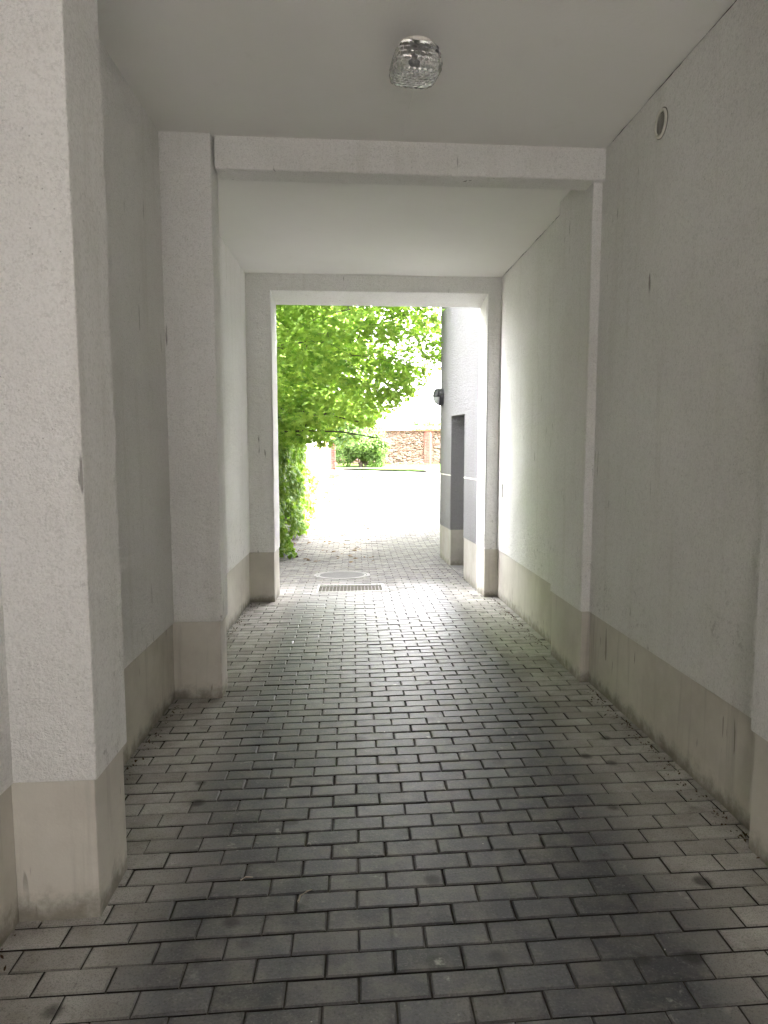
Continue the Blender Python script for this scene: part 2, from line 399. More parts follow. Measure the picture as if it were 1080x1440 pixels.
def sheet(name, xs, ys, dz, m, keep=None):
    X, Y = np.meshgrid(xs, ys); Zg = ground(X, Y)+dz
    V = np.stack([X, Y, Zg], -1).reshape(-1, 3); nx = len(xs); q = []
    for j in range(len(ys)-1):
        for i in range(nx-1):
            if keep and not keep((xs[i]+xs[i+1])/2, (ys[j]+ys[j+1])/2): continue
            a = j*nx+i; q.append((a, a+1, a+nx+1, a+nx))
    return np_mesh(name, V, q, 4, m)
o = sheet('joint_bed', np.array([-1.7, -.5, .5, 1.7, 3.2, 7.3]), np.arange(-3.6, 17.5, .25), -.0085, M['joint']); o['kind'] = 'structure'
o = sheet('courtyard', np.concatenate([[-300, -60], np.arange(-20, 21, 1.0), [60, 300]]), np.concatenate([np.arange(7.2, 40, .6), [60, 120, 400]]), -.045, M['court'])
o['kind'] = 'structure'
o = sheet('street', np.array([-300, -40, -10, 10, 40, 300.]), np.array([-300, -60, -25, -15, -9, -3.6]), -.04, M['street']); o['kind'] = 'structure'
# raised slab of pale concrete where the pavers end
o = sheet('courtyard_apron', np.concatenate([np.arange(-1.2, 8, .4), [14, 30]]), np.arange(17.3, 33.4, .7), -.001, M['court']); o['kind'] = 'structure'
# lawn with a jog in its front edge, and its kerb
def poly_ground(name, pts, dz, m, sub=6):
    bm = bmesh.new()
    bm.faces.new([bm.verts.new((x, y, 0)) for x, y in pts])
    bmesh.ops.triangulate(bm, faces=bm.faces)
    bmesh.ops.subdivide_edges(bm, edges=bm.edges, cuts=sub, use_grid_fill=True)
    for v in bm.verts: v.co.z = gz(v.co.x, v.co.y)+dz
    return from_bm(name, bm, m)
LAWN = [(-.85, 32.7), (2.75, 32.4), (3.25, 31.0), (14, 30.6), (14, 36.3), (-3, 36.3), (-3, 34)]
o = poly_ground('lawn', LAWN, .07, M['lawn']); o['kind'] = 'structure'
bm = bmesh.new()
for (a, b) in zip(LAWN[:3], LAWN[1:4]):
    d = Vector((b[0]-a[0], b[1]-a[1])).normalized(); n = Vector((d.y, -d.x))*.10
    prism(bm, [a, b, (b[0]+n.x, b[1]+n.y), (a[0]+n.x, a[1]+n.y)], lambda x, y: gz(x, y)-.1, lambda x, y: gz(x, y)+.10)
o = from_bm('kerb', bm, M['kerb']); o['kind'] = 'structure'

# ------------------------------------------------------------------ the building with the passage
XL, XR, YE0, YE1 = -1.10, 1.52, -3.1, 7.5
CE1, CE2 = Z(1.715), Z(1.642)
B = empty('passage_building', (0, 2, 0), 'pale plastered building with a vaulted-over driveway passage through it', 'building')
B['label'] = 'pale plastered building whose flat-ceilinged driveway passage frames the whole view'

def wall_with_plinth(name, pts, zt, m=None, mp=None, parent=B, plz=None, recess=.012, bev=.006, foot=True):
    """upper plaster body standing proud of its plinth below"""
    pf = plz or (lambda x, y: plinth_z(y))
    bm = bmesh.new(); prism(bm, pts, pf, zt, bev)
    up = from_bm(name, bm, m or M['plaster'], parent)
    cx_ = sum(p[0] for p in pts)/len(pts); cy_ = sum(p[1] for p in pts)/len(pts)
    ins = []
    for x, y in pts:
        ins.append((x+(recess if x < cx_ else -recess), y+(recess if y < cy_ else -recess)))
    bm = bmesh.new(); prism(bm, ins, lambda x, y: gz(x, y)-.12, lambda x, y: pf(x, y)+.002, bev*.7)
    pl = from_bm('plinth', bm, mp or M['plinth'], up)
    add_foot(pl)
    return up, pl
def add_foot(o):
    """height above the ground, per vertex: drives the dirt line at the foot of the plinths"""
    me = o.data
    bm = bmesh.new(); bm.from_mesh(me)
    # cut the long faces so that the line is not interpolated over the whole height
    for k in range(2):
        g = [e for e in bm.edges if abs(e.verts[0].co.z-e.verts[1].co.z) > .18]
        if g: bmesh.ops.subdivide_edges(bm, edges=g, cuts=2, use_grid_fill=False)
    bm.to_mesh(me); bm.free()
    a = me.attributes.new('foot', 'FLOAT', 'POINT')
    a.data.foreach_set('value', [v.co.z-gz(v.co.x, v.co.y) for v in me.vertices])

# side walls
YA0, YA1 = 2.18, 2.48            # first left pilaster
YB0, YB1 = 4.355, 4.555
wall_with_plinth('side_wall', [(-1.45, YE0), (-1.055, YE0), (-1.055, YA0-.02), (-1.09, YA0+.1), (XL, YA0+.1), (XL, YE1+.2), (-1.45, YE1+.2)], Z(1.80))
wall_with_plinth('side_wall', [(XR, YE0), (1.9, YE0), (1.9, YE1+.2), (1.545, YE1+.2), (1.545, YB1+.3), (XR, YB1+.1)], Z(1.80))
# pilasters
wall_with_plinth('pilaster', skew_rect(-1.2, -.805, YA0, YA1), CE1+.03)
wall_with_plinth('pilaster', skew_rect(-1.2, -.812, YB0-.03, YB1-.02), CE1+.03)
wall_with_plinth('pilaster', skew_rect(1.462, 1.66, YB0+.045, 5.12), CE1+.03)
wall_with_plinth('pilaster', skew_rect(1.45, 1.66, 1.78, 2.40), CE1+.03)
wall_with_plinth('pilaster', skew_rect(-1.2, -.83, YE0+.1, YE0+.5), CE1+.03)
wall_with_plinth('pilaster', skew_rect(1.45, 1.66, YE0+.1, YE0+.5), CE1+.03)
# beams
for (y0, y1, zb) in ((YB0, YB1, 1.533), (YE0+.13, YE0+.47, 1.5)):
    bm = bmesh.new(); prism(bm, skew_rect(-.80, XR+.03, y0, y1), Z(zb), CE1+.05, .012)
    from_bm('beam', bm, M['plaster'], B)
# ceilings
bm = bmesh.new(); prism(bm, skew_rect(-1.3, 1.75, YE0, 4.47), CE1, CE1+.2); from_bm('ceiling', bm, M['ceiling'], B)
bm = bmesh.new(); prism(bm, skew_rect(-1.3, 1.75, 4.471, YE1+.2), CE2, CE1+.21); from_bm('ceiling', bm, M['ceiling'], B)
# hairline cracks where the ceilings meet the right-hand wall
for (xa, y0, y1, zc, n) in ((1.541, 4.75, 7.5, CE2-.002, 60), (1.517, 2.75, 4.3, CE1-.002, 30)):
    bm = bmesh.new(); r_ = random.Random(n); ph = 0
    pts, rr = [], []
    for i in range(n):
        yy = y0+(y1-y0)*i/(n-1); pts.append((xa+r_.uniform(-.002, .001), yy, zc+r_.uniform(-.004, .001)))
        rr.append(max(.0002, .0006+.0009*math.sin(i*.5)+r_.uniform(-.0009, .0010)))
    tube(bm, pts, rr, 5); from_bm('crack', bm, M['dark'], B)
# portal at the courtyard end: one U-shaped frame
def portal():
    y0, y1 = 7.508, 8.02
    zt = Z(1.75); xo0, xo1, xi0, xi1 = -1.30, 1.75, -.843, 1.402
    def ring(yy, zl):
        pts = [(xo0, 0), (xo0, zt), (xo1, zt), (xo1, 0), (xi1, 0), (xi1, zl), (xi0, zl), (xi0, 0)]
        return [(x, yy+SK*x, z if z else plinth_z(yy)) for x, z in pts]
    bm = bmesh.new()
    a = [bm.verts.new(p) for p in ring(y0, Z(1.474))]; b = [bm.verts.new(p) for p in ring(y1, Z(1.418))]
    for fa, fb in ((0, 1), (1, 2), (2, 3), (3, 4), (4, 5), (5, 6), (6, 7), (7, 0)):
        bm.faces.new((a[fa], a[fb], b[fb], b[fa]))
    for s in (a, b):
        bm.faces.new((s[0], s[1], s[6], s[7])); bm.faces.new((s[1], s[2], s[5], s[6])); bm.faces.new((s[2], s[3], s[4], s[5]))
    keep = [e for e in bm.edges if {e.verts[0], e.verts[1]} in ({a[4], a[5]}, {a[5], a[6]}, {a[6], a[7]}, {b[4], b[5]}, {b[5], b[6]}, {b[6], b[7]})]
    keep = [e for e in bm.edges if any(e.verts[0] in p and e.verts[1] in p for p in ((a[4], a[5]), (a[5], a[6]), (a[6], a[7]), (b[4], b[5]), (b[5], b[6]), (b[6], b[7])))]
    bmesh.ops.bevel(bm, geom=keep, offset=.012, segments=2, profile=.5, affect='EDGES')
    fr = from_bm('portal_frame', bm, M['plaster'], B)
    for (xa, xb) in ((xo0, xi0-.008), (xi1+.008, xo1)):
        bm = bmesh.new(); prism(bm, skew_rect(xa, xb, y0+.008, y1-.006), lambda x, y: gz(x, y)-.12, lambda x, y: plinth_z(7.6)+.006, .005)
        add_foot(from_bm('plinth', bm, M['plinth'], fr))
portal()
# the storeys above and the rooms at either side
bm = bmesh.new(); box(bm, -11, 13, -3.4, 8.02-.06, CE1+.22, 13.2); from_bm('upper_storeys', bm, M['plaster_out'], B)
bm = bmesh.new(); box(bm, -11, -1.452, -3.4, 7.90, -.5, CE1+.215); from_bm('flank', bm, M['plaster_out'], B)
bm = bmesh.new(); box(bm, 1.902, 13, -3.4, 8.0, -.5, CE1+.215); from_bm('flank', bm, M['plaster_out'], B)

# unseen house across the street, added to send light into the passage
OH = empty('added_street_house', (0, -11, 0), 'unseen pale house added behind the camera to send light into the passage', 'house')
bm = bmesh.new(); box(bm, -40, 40, -21, -12.5, -.2, 13.5); from_bm('wall', bm, M['house'], OH)
bm = bmesh.new(); box(bm, -40.3, 40.3, -21.3, -12.2, 13.502, 13.8); from_bm('roof', bm, M['tile'], OH)

# ------------------------------------------------------------------ side building in the courtyard, with the recessed door
W2 = empty('side_building', (3, 9.8, 0), 'white courtyard building with a recessed doorway and beige plinth beside the passage mouth', 'building')
SX = lambda y: 1.405-.006*(y-8)
DY0, DY1, DZ = 9.02, 10.22, Z(.28)
def sideb():
    ye, yb, x2 = 11.45, 8.04, 6.0
    pz = lambda x, y: plinth_z(y)
    # wall left and right of the doorway, and over it: one mesh
    bm = bmesh.new()
    prism(bm, [(SX(yb), yb+.03), (x2, yb+.03), (x2, DY0), (SX(DY0), DY0)], pz, DZ, 0)
    prism(bm, [(SX(DY1), DY1), (x2, DY1), (x2, ye), (SX(ye), ye)], pz, DZ, 0)
    prism(bm, [(SX(yb), yb+.03), (x2, yb+.03), (x2, ye), (SX(ye), ye)], DZ, 8.2, 0)
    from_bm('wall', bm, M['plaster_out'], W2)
    for (a, b) in ((yb+.03, DY0), (DY1, ye)):
        bm = bmesh.new()
        prism(bm, [(SX(a)+.008, a), (x2, a), (x2, b-.003 if b > 11 else b), (SX(b)+.008, b-.003 if b > 11 else b)], lambda x, y: gz(min(x, 2), y)-.15, lambda x, y: plinth_z(y)-.001, 0)
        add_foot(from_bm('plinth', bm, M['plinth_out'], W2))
    bm = bmesh.new(); prism(bm, [(2.75, ye+.01), (x2, ye+.01), (x2, 16.6), (2.75, 16.6)], -.8, 3.9, 0); from_bm('added_shade_block', bm, M['plaster_out'], W2)  # unseen block added behind the corner to shade the pavers
    # thin bead across the plaster
    for (a, b) in ((yb+.03, DY0), (DY1, ye)):
        bm = bmesh.new()
        prism(bm, [(SX(a)-.005, a), (SX(a)+.01, a), (SX(b)+.01, b), (SX(b)-.005, b)], lambda x, y: Z(-.49-.032*(y-7.65)), lambda x, y: Z(-.49-.032*(y-7.65))+.014, 0)
        from_bm('stop_bead', bm, M['plastic'], W2)
    # doorway: reveal block behind, leaf, frame, threshold
    d = bmesh.new(); box(d, SX(9)+.36, SX(9)+.41, DY0-.02, DY1+.02, gz(1.5, 9.6), DZ+.02); dr = from_bm('door', d, M['door'], W2)
    h = bmesh.new(); tube(h, [(SX(9)+.35, DY0+.12, Z(-.85)), (SX(9)+.29, DY0+.12, Z(-.85)), (SX(9)+.29, DY0+.24, Z(-.85))], .01); from_bm('handle', h, M['galv'], dr)
    s = bmesh.new(); prism(s, [(SX(DY0)-.01, DY0), (SX(9)+.36, DY0), (SX(9)+.36, DY1), (SX(DY1)-.01, DY1)], lambda x, y: gz(1.5, y)-.2, lambda x, y: gz(1.4, y)+.012, .004)
    from_bm('threshold', s, M['court'], W2)
    r = bmesh.new(); prism(r, [(SX(8.0)-.06, yb-.0+.03), (x2+.3, yb+.03), (x2+.3, ye+.3), (SX(ye)-.06, ye+.06)], 8.2, 8.32, 0); from_bm('roof', r, M['galv'], W2)
sideb()

# ------------------------------------------------------------------ fittings
def ceiling_lamp():
    x, y = .278, 3.33; zc = CE1
    L = empty('ceiling_lamp', (x, y, zc), 'square lamp of bubbled clear glass on the passage ceiling', 'lamp')
    a = math.radians(9)
    def rot(bm): bmesh.ops.rotate(bm, verts=bm.verts, cent=(0, 0, 0), matrix=Matrix.Rotation(a, 3, 'Z')); bmesh.ops.translate(bm, verts=bm.verts, vec=(x, y, zc))
    bm = bmesh.new(); cyl(bm, (0, 0, -.010), .070, .076, .020, 32); rot(bm); from_bm('base_plate', bm, M['plastic'], L)
    # rounded square bowl: superellipse rings, outer wall then inner wall
    N = 176
    key = [(.080, -.020), (.088, -.032), (.097, -.06), (.103, -.09), (.104, -.116), (.098, -.132), (.084, -.139)]
    prof = []
    for (r0, z0), (r1, z1) in zip(key, key[1:]):
        m_ = max(2, int(math.hypot(r1-r0, z1-z0)/.0022))
        prof += [(r0+(r1-r0)*i/m_, z0+(z1-z0)*i/m_) for i in range(m_)]
    prof += [(.084*(1-i/40), -.139-.003*math.sin(i/40*math.pi/2)) for i in range(40)]
    V, q = [], []
    for (r, z) in prof:
        for k in range(N):
            th = 2*math.pi*k/N; p = 5.0
            sq = (abs(math.cos(th))**p+abs(math.sin(th))**p)**(-1/p)
            x_, y_ = r*sq*math.cos(th), r*sq*math.sin(th)
            # hexagonally packed lens-shaped bubbles
            if z < -.1355: u_, v_ = x_, y_
            else: u_, v_ = th*.10, z
            s_ = .024; row = math.floor(v_/(s_*.866)+.5); du = u_/s_-(.5 if row % 2 else 0); du -= math.floor(du+.5); dv = v_/s_-row*.866
            d2 = (du*du+dv*dv)/.23; h = .0042*max(0, 1-d2) if z < -.034 else 0
            if z < -.1355: V.append((x_, y_, z-h))
            else: V.append((x_*(1+h/r), y_*(1+h/r), z))
    no = len(prof); nout = len(V)
    inn = [(.075, -.020), (.090, -.06), (.096, -.09), (.097, -.113), (.090, -.127), (.07, -.132), (.03, -.133), (.002, -.133)]
    for (r, z) in inn:
        for k in range(N):
            th = 2*math.pi*k/N; sq = (abs(math.cos(th))**5+abs(math.sin(th))**5)**(-1/5)
            V.append((r*sq*math.cos(th), r*sq*math.sin(th), z))
    for i in range(no-1):
        for k in range(N): q.append((i*N+k, (i+1)*N+k, (i+1)*N+(k+1) % N, i*N+(k+1) % N))
    for i in range(len(inn)-1):
        b_ = nout+i*N
        for k in range(N): q.append((b_+k, b_+(k+1) % N, b_+N+(k+1) % N, b_+N+k))
    for k in range(N): q.append((k, (k+1) % N, nout+(k+1) % N, nout+k))
    ca, sa = math.cos(a), math.sin(a)
    V = [(x+ca*p[0]-sa*p[1], y+sa*p[0]+ca*p[1], zc+p[2]) for p in V]
    o = np_mesh('glass_shade', V, q, 4, M['bubble'], L, None, True)
    bm = bmesh.new(); cyl(bm, (0, 0, -.045), .02, .02, .045, 16); rot(bm); from_bm('bulb_socket', bm, M['plastic'], L)
    bm = bmesh.new(); bmesh.ops.create_uvsphere(bm, u_segments=16, v_segments=12, radius=.027, matrix=Matrix.Translation((0, 0, -.088))); rot(bm); from_bm('bulb', bm, M['frost'], L, True)
ceiling_lamp()
bm = bmesh.new(); tube(bm, [(.290, 3.46, CE1), (.305, 3.72, CE1), (.29, 4.05, CE1), (.285, 4.37, CE1)], .0022, 6)
tag(from_bm('cable', bm, M['ceiling'], None), 'thin painted cable on the ceiling running from the glass lamp to the beam', 'cable')

def air_vent():
    y, z = 3.625, Z(1.53); x = XR
    V = empty('air_vent', (x, y, z), 'small round air vent with a white rim high on the right wall', 'vent')
    bm = bmesh.new(); R0, R1, N = .068, .052, 40
    pr = [(R0, 0), (R0, .006), (R0-.006, .011), (R1+.004, .011), (R1, .006), (R1, -.0)]
    rings = [[bm.verts.new((x-d, y+r*math.cos(2*math.pi*k/N), z+r*math.sin(2*math.pi*k/N))) for k in range(N)] for r, d in pr]
    for a, b in zip(rings, rings[1:]):
        for k in range(N): bm.faces.new((a[k], a[(k+1) % N], b[(k+1) % N], b[k]))
    from_bm('rim', bm, M['plastic'], V, True)
    bm = bmesh.new(); cyl(bm, (x-.0008, y, z), R0+.004, R0+.004, .0016, 40, 'X'); from_bm('dirt_ring', bm, M['joint'], V)  # thin dark disc, a ring of dirt round the rim
    bm = bmesh.new(); cyl(bm, (x-.0015, y, z), R1+.003, R1+.003, .003, 32, 'X'); from_bm('opening', bm, M['dark'], V)
    bm = bmesh.new()
    for i in range(-4, 5):
        zz = i*.0125; hw = math.sqrt(max(R1**2-zz**2, 1e-6))
        prism(bm, [(x-.008, y-hw), (x-.004, y-hw), (x-.004, y+hw), (x-.008, y+hw)], z+zz-.0006, z+zz+.0006)
    box(bm, x-.0095, x-.0085, y-.0018, y+.0018, z-R1, z+R1)
    from_bm('grille', bm, M['plastic'], V)
air_vent()

def wall_lamp():
    y, z = 11.16, Z(.60); x = SX(11.16)
    L = empty('wall_lamp', (x, y, z), 'round dark bulkhead lamp on the white courtyard wall above the doorway', 'lamp')
    bm = bmesh.new(); cyl(bm, (x-.035, y, z), .135, .135, .07, 32, 'X'); from_bm('housing', bm, M['lampmetal'], L)
    def dome(name, m, R, xs, half):
        bm = bmesh.new(); N = 32; pr = [(R, 0), (R*.97, .03), (R*.85, .055), (R*.6, .075), (R*.3, .084)]
        ks = range(N+1) if not half else range(N//2+1)
        rings = [[bm.verts.new((xs-d, y+r*math.cos(2*math.pi*k/N), z+r*math.sin(2*math.pi*k/N))) for k in ks] for r, d in pr]
        for a, b in zip(rings, rings[1:]):
            for k in range(len(a)-1): bm.faces.new((a[k], a[k+1], b[k+1], b[k]))
        c = bm.verts.new((xs-.087, y, z))
        for k in range(len(rings[-1])-1): bm.faces.new((rings[-1][k], rings[-1][k+1], c))
        bmesh.ops.remove_doubles(bm, verts=bm.verts, dist=1e-5)
        return from_bm(name, bm, m, L, True)
    dome('diffuser', M['frost'], .118, x-.068, False)
    hd = dome('hood', M['lampmetal'], .136, x-.070, True)
    sm = hd.modifiers.new('Solidify', 'SOLIDIFY'); sm.thickness = .006; sm.offset = 1
wall_lamp()

# junction plate at the far end of the right wall
bm = bmesh.new(); box(bm, 1.533, 1.5445, 7.33, 7.40, Z(-.64), Z(-.50), .003)
tag(from_bm('junction_plate', bm, M['plastic']), 'small pale blank plate on the right wall next to the portal', 'plate')

def drain_grate():
    x0, x1, y0, y1 = GR
    G = empty('drain_grate', ((x0+x1)/2, (y0+y1)/2, gz(0, 8.3)), 'rectangular steel drain grate with dark slots in front of the round cover', 'drain grate')
    top = lambda x, y: gz(x, y)+.006; low = lambda x, y: gz(x, y)-.03
    bm = bmesh.new(); r = .018
    for (a, b, c, d) in ((x0, x1, y0, y0+r), (x0, x1, y1-r, y1), (x0, x0+r, y0+r, y1-r), (x1-r, x1, y0+r, y1-r)):
        prism(bm, skew_rect(a, b, c, d), low, top)
    from_bm('frame', bm, M['galv'], G)
    bm = bmesh.new(); n = 18
    for i in range(1, n):
        xx = x0+r+(x1-x0-2*r)*i/n
        prism(bm, skew_rect(xx-.0035, xx+.0035, y0+r, y1-r), low, lambda x, y: gz(x, y)+.004)
    from_bm('bars', bm, M['iron'], G)
    bm = bmesh.new(); prism(bm, skew_rect(x0+.002, x1-.002, y0+.002, y1-.002), lambda x, y: gz(x, y)-.2, lambda x, y: gz(x, y)-.028); from_bm('channel', bm, M['dark'], G)
drain_grate()
def manhole():
    cx_, cy_, R = MH
    G = empty('manhole_cover', (cx_, cy_, gz(cx_, cy_)), 'round manhole cover with a pale metal ring in the pavers', 'manhole cover')
    def disc(name, r0, r1, dz0, dz1, m):
        bm = bmesh.new(); N = 56
        P = lambda r, k, d: (cx_+r*math.cos(2*math.pi*k/N), cy_+r*math.sin(2*math.pi*k/N), gz(cx_+r*math.cos(2*math.pi*k/N), cy_+r*math.sin(2*math.pi*k/N))+d)
        rs = [(r0, dz0), (r0, dz1), (r1, dz1), (r1, dz0)] if r0 > 0 else [(r1, dz0), (r1, dz1)]
        rings = [[bm.verts.new(P(r, k, d)) for k in range(N)] for r, d in rs]
        for a, b in zip(rings, rings[1:]):
            for k in range(N): bm.faces.new((a[k], a[(k+1) % N], b[(k+1) % N], b[k]))
        if r0 == 0: bm.faces.new(rings[-1])
        return from_bm(name, bm, m, G)
    disc('frame', R-.04, R, -.02, .006, M['iron'])
    disc('rim', R-.075, R-.05, -.02, .004, M['iron'])
    disc('cover', 0, R-.077, -.02, .003, M['cover'])
    disc('gap', 0, R-.02, -.03, -.006, M['dark'])
manhole()
# short slotted drain by the side building's far corner
def slot_drain():
    G = empty('channel_drain', (2.05, 16.9, gz(2, 16.9)), 'short slotted channel drain across the bright far edge of the pavers', 'drain')
    bm = bmesh.new(); prism(bm, [(1.72, 16.82), (2.22, 16.82), (2.22, 16.98), (1.72, 16.98)], lambda x, y: gz(x, y)-.05, lambda x, y: gz(x, y)+.008); from_bm('frame', bm, M['kerb'], G)
    bm = bmesh.new()
    for i in range(5): xx = 1.77+i*.09; prism(bm, [(xx, 16.84), (xx+.045, 16.84), (xx+.045, 16.96), (xx, 16.96)], lambda x, y: gz(x, y), lambda x, y: gz(x, y)+.011)
    from_bm('slots', bm, M['dark'], G)
slot_drain()

# ------------------------------------------------------------------ leaves
def leaf_template(kind):
    if kind == 'maple':
        ang = [-90, -60, -20, 5, 35, 62, 90, 118, 145, 175, 200, 240]
        rad = [.10, .42, .62, .34, .82, .40, 1.0, .40, .82, .34, .62, .42]
    elif kind == 'ivy':
        ang = [-90, -50, 0, 40, 90, 140, 180, 230]; rad = [.25, .62, .55, .55, 1.0, .55, .55, .62]
    else:
        ang = [-90, -35, 30, 90, 150, 215]; rad = [.9, .42, .42, 1.0, .42, .42]
    P = [(0, 0, .10)]+[(r*math.cos(math.radians(a)), r*math.sin(math.radians(a)), -.16*r*r) for a, r in zip(ang, rad)]
    n = len(ang)
    T = [(0, 1+i, 1+(i+1) % n) for i in range(n)]
    return np.array(P), np.array(T)
def scatter_leaves(name, pos, size, nrm, kind, m, parent=None, jitter=.5, tone=None):
    """one leaf per row of pos, facing roughly nrm"""
    P, T = leaf_template(kind); n = len(pos)
    nr = nrm+rng.normal(0, jitter, (n, 3)); nr /= np.linalg.norm(nr, axis=1, keepdims=True)
    rv = rng.normal(0, 1, (n, 3)); rv[:, 2] -= 1.2            # tips hang down
    u = rv-(rv*nr).sum(1, keepdims=True)*nr; u /= np.linalg.norm(u, axis=1, keepdims=True)
    v = np.cross(nr, u)
    s = (size*rng.uniform(.65, 1.25, n))[:, None, None]
    V = pos[:, None, :]+s*(P[None, :, 0:1]*v[:, None, :]+P[None, :, 1:2]*u[:, None, :]+P[None, :, 2:3]*nr[:, None, :])
    idx = (T[None]+(np.arange(n)*len(P))[:, None, None]).reshape(-1)
    tn = np.clip(rng.normal(.5, .25, n), 0, 1) if tone is None else np.clip(tone, 0, 1)
    return np_mesh(name, V.reshape(-1, 3), idx, 3, m, parent, {'tone': np.repeat(tn, len(T))})

# maple beyond the fence: boughs reach over the drive
def maple():
    bx, by = -3.4, 13.6; g = gz(-3, 13.6)
    Tm = empty('maple_tree', (bx, by, g), 'large bright green maple whose boughs hang over the drive beyond the passage', 'tree')
    low = lambda x: np.interp(x, [-6, -1.5, -.6, -.1, .6, 1.1, 1.6, 2.4, 3.5], [.1, -.15, -.25, -.05, .42, .85, 1.30, 2.3, 4.2])
    bm = bmesh.new()
    tube(bm, [(bx, by, g-.1), (bx+.05, by, g+1.2), (bx+.1, by+.05, g+2.6), (bx+.3, by, g+4.5), (bx+.4, by, g+8.2)], [.24, .19, .16, .11, .04], 10)
    tips = []
    r = random.Random(3)
    for i in range(30):
        z0 = g+r.uniform(1.7, 6.2); a = r.uniform(-.9, .75) if i < 22 else r.uniform(0, 6.3); L = r.uniform(2.6, 5.6)*(1 if z0 < g+4.5 else .75)
        p = Vector((bx+.2, by, z0)); pts = [p.copy()]; d = Vector((math.cos(a), math.sin(a), r.uniform(.15, .6))).normalized()
        for s in range(7):
            if s > 1 and p.z-EYE < low(p.x*13/p.y)+.1: break
            p = p+d*L/7; d = (d+Vector((r.gauss(0, .17), r.gauss(0, .17), -.09+r.gauss(0, .10)))).normalized(); pts.append(p.copy())
        tube(bm, pts, [.030*(1-k/8.3)*L/5 for k in range(len(pts))], 6)
        for k in range(2, len(pts)):
            for s in range(2):
                q = pts[k]; e = q+Vector((r.gauss(0, .45), r.gauss(0, .45), r.gauss(-.05, .22)))
                if e.z-EYE < low(e.x)-.1: continue
                tube(bm, [q, (q+e)/2+Vector((0, 0, .03)), e], [.011, .008, .004], 4); tips.append(e)
    from_bm('trunk', bm, M['bark'], Tm)
    # leafy sprays: flattened tiers on the twigs and through the crown
    cen = [np.array(t) for t in tips]
    while len(cen) < 3400:
        c = np.array([rng.uniform(-6.5, 3.2), rng.uniform(10.8, 15.6), rng.uniform(-.2, 7.0)+EYE])
        if ((c[0]+1.8)/4.9)**2+((c[1]-13.2)/2.6)**2+((c[2]-EYE-2.6)/4.2)**2 > 1: continue
        cen.append(c)
    cen = np.array(cen)
    ok = (cen[:, 2]-EYE > low(cen[:, 0]*13/cen[:, 1])*cen[:, 1]/13.0+.05) & (cen[:, 0] < 3)
    cen = cen[ok]
    pos, nr, tn = [], [], []
    for c in cen:
        k = int(rng.integers(14, 34)); rad = rng.uniform(.22, .5)
        d = rng.normal(0, 1, (k, 3)); d[:, 2] *= .34
        q = c+d*rad*.62
        tilt = rng.normal(0, .3, 3)+np.array([.1, -.35, 1.0])
        pos.append(q); nr.append(np.tile(tilt, (k, 1))); tn.append(np.clip(rng.normal(rng.uniform(.15, .85), .15, k), 0, 1))
    pos = np.concatenate(pos); nr = np.concatenate(nr); tn = np.concatenate(tn)
    ok = pos[:, 2]-EYE > (low(pos[:, 0]*13/pos[:, 1])-.16)*pos[:, 1]/13
    ok &= pos[:, 1] > 10.2
    scatter_leaves('crown', pos[ok], .084, nr[ok], 'maple', M['maple'], Tm, .42, tn[ok])
maple()

# ivy hedge over the fence on the left
def ivy():
    I = empty('ivy_hedge', (-1.45, 13, gz(-1.4, 13)), 'bright green ivy hedge covering the fence on the left of the drive', 'hedge')
    n = 15000
    y = rng.uniform(9.2, 17.2, n); h = rng.uniform(0, 1, n)**.9*2.35
    g = ground(-1.4*np.ones(n), y)
    face = np.interp(y, [9, 13.7, 16.2, 17.2], [-1.30, -1.20, -1.06, -1.05])
    bul = .13*np.sin(y*2.3+1.1*np.sin(h*3))+.10*np.sin(y*5.1+h*4.2)
    x = face+bul-np.abs(rng.normal(0, .11, n))-.05*h+.10*np.exp(-h*3)
    hole = (np.sin(y*3.1+2)*np.sin(h*4.3+y) > .72) & (rng.uniform(0, 1, n) < .85)
    pos = np.stack([x, y, g+h+.02], -1)[~hole]
    nr = np.tile(np.array([1.0, -.35, .55]), (len(pos), 1))
    scatter_leaves('leaves', pos, .062, nr, 'ivy', M['ivy'], I, .55)
    bm = bmesh.new(); r = random.Random(5)
    for i in range(26):
        yy = 9.6+i*.29; g0 = gz(-1.5, yy); pts = [(-1.5+r.uniform(-.03, .1), yy, g0)]
        for k in range(1, 6): pts.append((-1.48+r.uniform(-.05, .10), yy+r.gauss(0, .12*k**.5), g0+k*.4))
        tube(bm, pts, [.014, .012, .010, .008, .006, .004], 5)
    from_bm('stems', bm, M['bark'], I)
ivy()
def fence():
    Fz = empty('timber_fence', (-1.72, 12.5, gz(-1.7, 12.5)), 'dark weathered timber fence hidden behind the ivy', 'fence')
    bm = bmesh.new(); y = 8.2
    while y < 16.4:
        box(bm, -1.74, -1.715, y, y+.135, gz(-1.7, y)-.05, gz(-1.7, y)+1.75+random.uniform(-.02, .02)); y += .145
    from_bm('boards', bm, M['timber'], Fz)
    for yy in (8.6, 10.6, 12.6, 14.6, 16.3):
        bm = bmesh.new(); box(bm, -1.83, -1.742, yy, yy+.09, gz(-1.7, yy)-.1, gz(-1.7, yy)+1.8); from_bm('post', bm, M['timber'], Fz)
fence()

